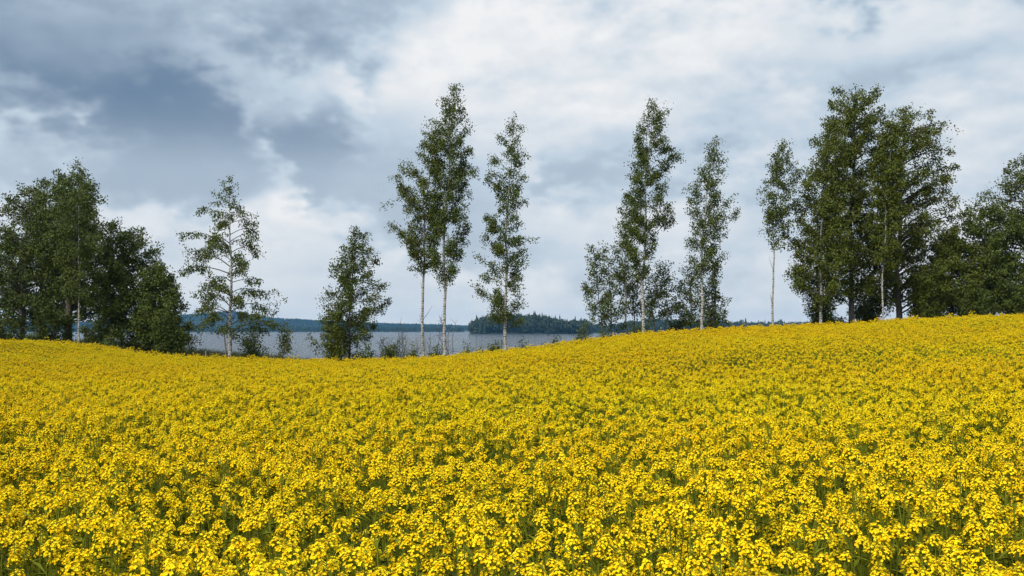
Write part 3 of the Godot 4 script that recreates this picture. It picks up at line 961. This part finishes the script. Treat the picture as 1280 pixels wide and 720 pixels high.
	bush("bush", "low brownish bush at the foot of the thin sapling", "bushes along the shore", 46.4, 338, 366, 434, 447, {"n": 900, "tones": [Color(0.10, 0.085, 0.03), Color(0.07, 0.085, 0.025), Color(0.09, 0.095, 0.03)]})
	var snag := thing("dead_sapling", Vector3(sight_x(284, 440, 47.2), ground_y(sight_x(284, 440, 47.2), -47.2) - 0.05, -47.2))
	tag(snag, "bleached leaning dead stem beside the lone birch trunk", "dead tree")
	var ss := Shape.new()
	ss.tube(PackedVector3Array([Vector3.ZERO, Vector3(-0.05, 1.0, 0.03), Vector3(-0.14, 1.75, 0.0), Vector3(-0.2, 2.25, 0.02)]), PackedFloat32Array([0.05, 0.045, 0.035, 0.02]), 8)
	put("stem", ss.mesh(), M.dead, snag)
	var ss2 := Shape.new()
	ss2.tube(PackedVector3Array([Vector3(-0.09, 1.4, 0.0), Vector3(0.08, 1.62, 0.05), Vector3(0.12, 1.8, 0.06)]), PackedFloat32Array([0.018, 0.012, 0.006]), 5)
	put("broken_branch", ss2.mesh(), M.dead, snag)
	var post := thing("wooden_post", Vector3(sight_x(257, 442, 46.6), ground_y(sight_x(257, 442, 46.6), -46.6) - 0.1, -46.6))
	tag(post, "short weathered wooden post at the field edge by the lake", "post")
	var ps := Shape.new()
	ps.tube(PackedVector3Array([Vector3.ZERO, Vector3(0.01, 0.5, 0), Vector3(0.015, 1.12, 0), Vector3(0.016, 1.14, 0), Vector3(0.016, 1.141, 0)]), PackedFloat32Array([0.05, 0.048, 0.046, 0.036, 0.0]), 10)
	put("shaft", ps.mesh(), M.dead, post)

	# ---- the round leafy tree
	tree("leafy_tree", "medium leafy tree with spire top left of the twin birches", "small leafy trees along the shore", 46.5, [[446, 436], [380, 438], [320, 443], [282, 446]], [[425, 412, 468], [400, 402, 478], [380, 404, 487], [355, 412, 478], [335, 408, 472], [318, 422, 470], [300, 432, 468], [284, 442, 450]], {"r": 0.085, "n": 10500, "size": 0.105, "boughs": 60, "rise": 0.55, "hang": 0.1, "clump": 0.15, "tones": DARK_GREEN, "bark": M.bark, "gaps": 0.12})
	bush("bush", "fresh green shrub in front of the spire topped leafy tree", "bushes along the shore", 45.9, 396, 446, 388, 447, {"n": 3600, "tones": OLIVE, "bare": 0.2})
	tree("sapling", "spindly sapling at the left side of the spire topped leafy tree", "saplings along the shore", 46.2, [[446, 408], [400, 410], [352, 411]], [[440, 404, 416], [418, 382, 418], [396, 398, 420], [375, 400, 421], [353, 408, 415]], {"r": 0.025, "n": 1000, "boughs": 20, "tones": DARK_GREEN, "bark": M.bark})
	brushwood("dead_brush", "tangle of bare grey twigs left of the twin birches", 46.6, 462, 528, 412, 446, 22)
	bush("bush", "low leafy bush under the tangle of bare twigs", "bushes along the shore", 46.3, 470, 512, 426, 447, {"n": 1700, "tones": GREEN})
	brushwood("dead_brush", "bare dead saplings between and behind the twin birches", 47.4, 526, 574, 392, 444, 11)
	brushwood("dead_brush", "tall thin bare dead sapling with forked top left of the birches", 47.6, 494, 516, 393, 445, 5)

	# ---- twin birches
	var B := "birches along the shore"
	tree("birch_tree", "left of the twin tall birches, slightly shorter, with long bare stem", B, 46.8, [[443, 530], [380, 528], [330, 529], [240, 534], [146, 546]], [[335, 518, 540], [310, 494, 548], [275, 489, 552], [245, 490, 556], [215, 496, 560], [185, 510, 562], [165, 524, 560], [147, 540, 552]], {"r": 0.105, "n": 12500, "size": 0.095, "wave": 0.15, "inner": 0.38, "boughs": 70, "rise": 0.95, "hang": 0.35, "tones": OLIVE, "dead": 3, "gaps": 0.1, "limbs": M.twig})
	tree("birch_tree", "right and tallest of the twin birches with long white stem", B, 46.0, [[442, 557], [380, 555], [320, 555], [220, 560], [104, 568]], [[352, 546, 566], [325, 532, 580], [295, 528, 592], [265, 534, 594], [230, 536, 594], [195, 536, 596], [165, 542, 592], [135, 550, 584], [105, 562, 574]], {"r": 0.11, "n": 16500, "size": 0.095, "wave": 0.15, "inner": 0.38, "boughs": 74, "rise": 0.95, "hang": 0.4, "tones": GREEN, "dead": 5, "limbs": M.twig})
	bush("bush", "tiny dark bush at the right foot of the twin birches", "bushes along the shore", 46.2, 574, 592, 429, 443, {"n": 650, "tones": GREEN, "stems": 6})
	tree("birch_tree", "single birch with white stem in front of the island", B, 45.8, [[438, 632], [380, 632], [300, 633], [220, 637], [144, 643]], [[400, 606, 654], [375, 592, 652], [355, 592, 656], [325, 592, 660], [295, 594, 660], [265, 606, 656], [240, 608, 660], [215, 606, 660], [195, 612, 660], [170, 622, 658], [145, 638, 648]], {"r": 0.105, "n": 13000, "size": 0.095, "wave": 0.15, "inner": 0.38, "boughs": 70, "rise": 0.8, "hang": 0.35, "tones": GREEN, "gaps": 0.12, "limbs": M.twig})
	bush("bush", "green bush at the left foot of the birch before the island", "bushes along the shore", 46.3, 606, 634, 424, 440, {"n": 1500, "tones": OLIVE})
	bush("bush", "very low scrub between the twin birches and the single birch", "bushes along the shore", 46.4, 590, 610, 433, 442, {"n": 500, "tones": OLIVE, "stems": 5})
	bush("bush", "small sparse twiggy bush right of the single birch", "bushes along the shore", 46.0, 676, 706, 418, 433, {"n": 520, "tones": GREEN, "stems": 8})
	bush("bush", "compact leafy bush left of the small aspens", "bushes along the shore", 46.2, 718, 740, 404, 426, {"n": 900, "tones": GREEN, "stems": 7})
	bush("bush", "low leafy scrub at the foot of the small aspens", "bushes along the shore", 46.0, 742, 778, 411, 422, {"n": 900, "tones": GREEN, "stems": 7})

	bush("bush", "low green scrub between the stems of the twin birches", "bushes along the shore", 46.1, 534, 556, 431, 445, {"n": 900, "tones": GREEN, "stems": 7})
	bush("bush", "low green scrub left of the twin birches' stems", "bushes along the shore", 46.0, 506, 528, 430, 446, {"n": 900, "tones": OLIVE, "stems": 7})
	bush("bush", "low green bush at the right foot of the spire topped leafy tree", "bushes along the shore", 46.0, 444, 474, 428, 448, {"n": 1300, "tones": GREEN, "stems": 8})
	bush("bush", "low green scrub at the right foot of the birch before the island", "bushes along the shore", 46.0, 640, 664, 424, 437, {"n": 700, "tones": OLIVE, "stems": 7})

	# ---- middle group
	tree("young_aspen", "small young aspen, leftmost of the middle group", "young aspens in the middle group", 47.0, [[421, 755], [360, 748], [306, 741]], [[400, 740, 766], [380, 724, 768], [350, 732, 768], [330, 734, 764], [307, 736, 756]], {"r": 0.05, "n": 3100, "boughs": 32, "rise": 0.8, "hang": 0.1, "tones": DARK_GREEN, "bark": M.bark, "clump": 0.14})
	tree("young_aspen", "second young aspen close beside the leftmost one", "young aspens in the middle group", 47.8, [[421, 765], [360, 763], [303, 757]], [[410, 756, 784], [380, 750, 790], [350, 748, 788], [325, 748, 778], [304, 750, 766]], {"r": 0.05, "n": 1900, "boughs": 32, "rise": 0.8, "hang": 0.1, "tones": DARK_GREEN, "bark": M.bark, "clump": 0.14})
	tree("birch_tree", "slim shorter birch with thin white stem left of the tall middle birch", B, 48.0, [[418, 782], [350, 782], [290, 782], [240, 786]], [[350, 768, 800], [320, 768, 802], [290, 770, 804], [262, 774, 800], [241, 782, 792]], {"r": 0.07, "n": 3400, "boughs": 34, "rise": 0.8, "hang": 0.4, "tones": DARK_GREEN, "limbs": M.twig})
	tree("birch_tree", "tallest birch of the middle group with one long bough to the right", B, 46.5, [[417, 804], [350, 804], [280, 806], [200, 810], [122, 818]], [[345, 798, 816], [320, 780, 815], [290, 774, 826], [265, 772, 836], [235, 776, 838], [205, 780, 842], [175, 788, 840], [150, 794, 838], [123, 812, 824]], {"r": 0.105, "n": 13500, "size": 0.095, "wave": 0.15, "inner": 0.38, "boughs": 70, "rise": 0.95, "hang": 0.4, "tones": GREEN, "arms": [[306, 806, 272, 843, 0.1, 330]], "limbs": M.twig})
	tree("leafy_tree", "small crooked leafy tree right of the tall middle birch", "small leafy trees along the shore", 48.5, [[416, 822], [380, 814], [350, 820], [328, 832]], [[395, 806, 846], [372, 808, 852], [350, 812, 852], [330, 822, 842]], {"r": 0.06, "n": 3300, "boughs": 34, "rise": 0.6, "hang": 0.1, "tones": DARK_GREEN, "bark": M.bark, "gaps": 0.15})
	tree("leafy_tree", "low leafy tree between the tall middle birch and the slim one", "small leafy trees along the shore", 49.5, [[417, 794], [380, 792], [336, 790]], [[392, 776, 812], [370, 774, 816], [350, 778, 812], [337, 784, 800]], {"r": 0.05, "n": 1900, "boughs": 28, "rise": 0.6, "hang": 0.1, "tones": DARK_GREEN, "bark": M.bark})
	tree("leafy_tree", "small leafy tree left of the white stem of the right middle birch", "small leafy trees along the shore", 48.5, [[414, 864], [370, 864], [330, 862]], [[405, 846, 886], [380, 842, 888], [355, 846, 884], [331, 854, 872]], {"r": 0.055, "n": 2900, "boughs": 34, "rise": 0.6, "hang": 0.1, "tones": DARK_GREEN, "bark": M.bark})
	tree("birch_tree", "birch with white stem and tapering crown, right of the middle group", B, 46.5, [[411, 877], [350, 877], [280, 879], [220, 886], [172, 894]], [[345, 866, 900], [320, 862, 910], [290, 858, 910], [262, 858, 918], [240, 862, 908], [215, 868, 908], [193, 878, 904], [173, 890, 898]], {"r": 0.09, "n": 9000, "size": 0.095, "wave": 0.15, "inner": 0.38, "boughs": 70, "rise": 0.85, "hang": 0.35, "tones": GREEN, "limbs": M.twig})
	bush("leafy_shrub", "tall loose shrub with spreading twigs right of the right middle birch", "bushes along the shore", 47.5, 870, 916, 322, 411, {"n": 2600, "tones": GREEN, "fluff": 0.8, "stems": 10, "bare": 0.2, "clump": 0.13})
	bush("bush", "dark bush under the small crooked tree of the middle group", "bushes along the shore", 49.0, 826, 872, 384, 415, {"n": 1500, "tones": GREEN})
	bush("bush", "low scrub at the foot of the tall middle birch", "bushes along the shore", 47.0, 782, 826, 398, 418, {"n": 1500, "tones": GREEN})
	tree("birch_tree", "slender lone birch with long thin bare stem left of the big group", B, 47.0, [[406, 966], [330, 966], [270, 968], [220, 974], [173, 982]], [[298, 960, 978], [275, 954, 990], [250, 953, 996], [225, 956, 998], [200, 962, 998], [174, 978, 988]], {"r": 0.075, "n": 5600, "boughs": 40, "rise": 0.95, "hang": 0.4, "tones": GREEN, "dead": 2, "limbs": M.twig})

	# ---- big group at the right
	var R := "trees of the big group at the right"
	tree("birch_tree", "birch with white lower stem at the left of the big group", R, 47.0, [[404, 1026], [330, 1025], [250, 1030], [150, 1042]], [[375, 1004, 1044], [345, 986, 1056], [315, 984, 1062], [285, 988, 1066], [255, 996, 1066], [225, 1006, 1066], [190, 1014, 1062], [165, 1024, 1056], [150, 1036, 1048]], {"r": 0.10, "n": 22000, "size": 0.11, "boughs": 90, "clump": 0.2, "rise": 0.6, "hang": 0.3, "tones": OLIVE, "arms": [[385, 1026, 348, 1000, -0.1, 0], [390, 1026, 372, 996, 0.1, 0]], "limbs": M.twig})
	tree("birch_tree", "tallest birch of the big group with thick grey trunk", R, 49.0, [[404, 1065], [330, 1063], [220, 1066], [108, 1070]], [[370, 1036, 1096], [330, 1024, 1106], [280, 1022, 1106], [235, 1026, 1104], [200, 1030, 1102], [165, 1028, 1104], [135, 1032, 1100], [118, 1038, 1096], [109, 1050, 1088]], {"r": 0.19, "n": 30000, "size": 0.115, "boughs": 96, "rise": 0.6, "hang": 0.25, "clump": 0.18, "tones": OLIVE, "bark": M.bark})
	tree("birch_tree", "thin birch with white stem showing through the big group's leaves", R, 46.5, [[402, 1103], [330, 1104], [250, 1108], [180, 1114], [150, 1116]], [[330, 1092, 1116], [290, 1088, 1126], [250, 1088, 1132], [215, 1090, 1136], [180, 1098, 1134], [151, 1108, 1122]], {"r": 0.060, "n": 9500, "size": 0.11, "boughs": 34, "rise": 0.7, "hang": 0.3, "tones": OLIVE})
	tree("birch_tree", "wide birch with dark trunk and weeping right side in the big group", R, 49.5, [[402, 1124], [330, 1122], [230, 1126], [132, 1132]], [[372, 1080, 1172], [335, 1074, 1186], [300, 1078, 1194], [265, 1084, 1196], [235, 1088, 1190], [205, 1090, 1184], [175, 1090, 1180], [152, 1094, 1178], [138, 1108, 1160], [132, 1120, 1146]], {"r": 0.20, "n": 33000, "size": 0.115, "boughs": 96, "rise": 0.55, "hang": 0.6, "clump": 0.18, "tones": OLIVE, "bark": M.bark})
	bush("bush", "dark bush at the left foot of the big group", R, 48.0, 1002, 1062, 362, 405, {"n": 5500, "tones": DARK_GREEN, "stems": 11})
	bush("bush", "dark bush between the thick grey trunk and the thin white stem", R, 50.5, 1056, 1120, 352, 404, {"n": 5500, "tones": DARK_GREEN, "stems": 11})
	bush("bush", "tall rounded bush at the right foot of the big group", R, 48.5, 1128, 1190, 325, 400, {"n": 9000, "tones": OLIVE, "stems": 13, "size": 0.115})
	tree("leafy_tree", "leafy tree in the dip between the big group and right edge", "dark trees at the right edge", 49.5, [[398, 1190], [340, 1190], [285, 1184]], [[390, 1154, 1230], [350, 1150, 1234], [320, 1154, 1226], [300, 1164, 1208], [286, 1176, 1194]], {"r": 0.12, "n": 13000, "size": 0.125, "boughs": 44, "rise": 0.4, "hang": 0.1, "clump": 0.19, "tones": OLIVE, "bark": M.bark})
	tree("leafy_tree", "dark leafy tree with leaning brown trunk near the right edge", "dark trees at the right edge", 50.0, [[397, 1236], [340, 1228], [256, 1226]], [[385, 1182, 1278], [350, 1176, 1284], [315, 1180, 1282], [285, 1190, 1272], [264, 1202, 1254], [254, 1214, 1240]], {"r": 0.15, "n": 17000, "size": 0.125, "boughs": 50, "rise": 0.4, "hang": 0.1, "clump": 0.19, "tones": DARK_GREEN, "bark": M.bark})
	tree("leafy_tree", "tall dark tree cut off by the right edge", "dark trees at the right edge", 51.0, [[396, 1282], [320, 1282], [196, 1284]], [[385, 1232, 1334], [340, 1222, 1344], [300, 1222, 1344], [270, 1226, 1338], [240, 1238, 1326], [215, 1254, 1312], [197, 1270, 1298]], {"r": 0.2, "n": 28000, "size": 0.12, "boughs": 84, "rise": 0.35, "hang": 0.1, "clump": 0.2, "tones": DARK_GREEN, "bark": M.bark})
	bush("bush", "dark bush under the trees near the right edge", "dark trees at the right edge", 48.0, 1192, 1250, 345, 397, {"n": 6500, "tones": DARK_GREEN, "stems": 11})
	bush("bush", "dark bush at the extreme right edge", "dark trees at the right edge", 48.5, 1244, 1306, 340, 396, {"n": 6500, "tones": DARK_GREEN, "stems": 11})
	print("trees done")
	verge()
	crop_field()
	print("crop done")
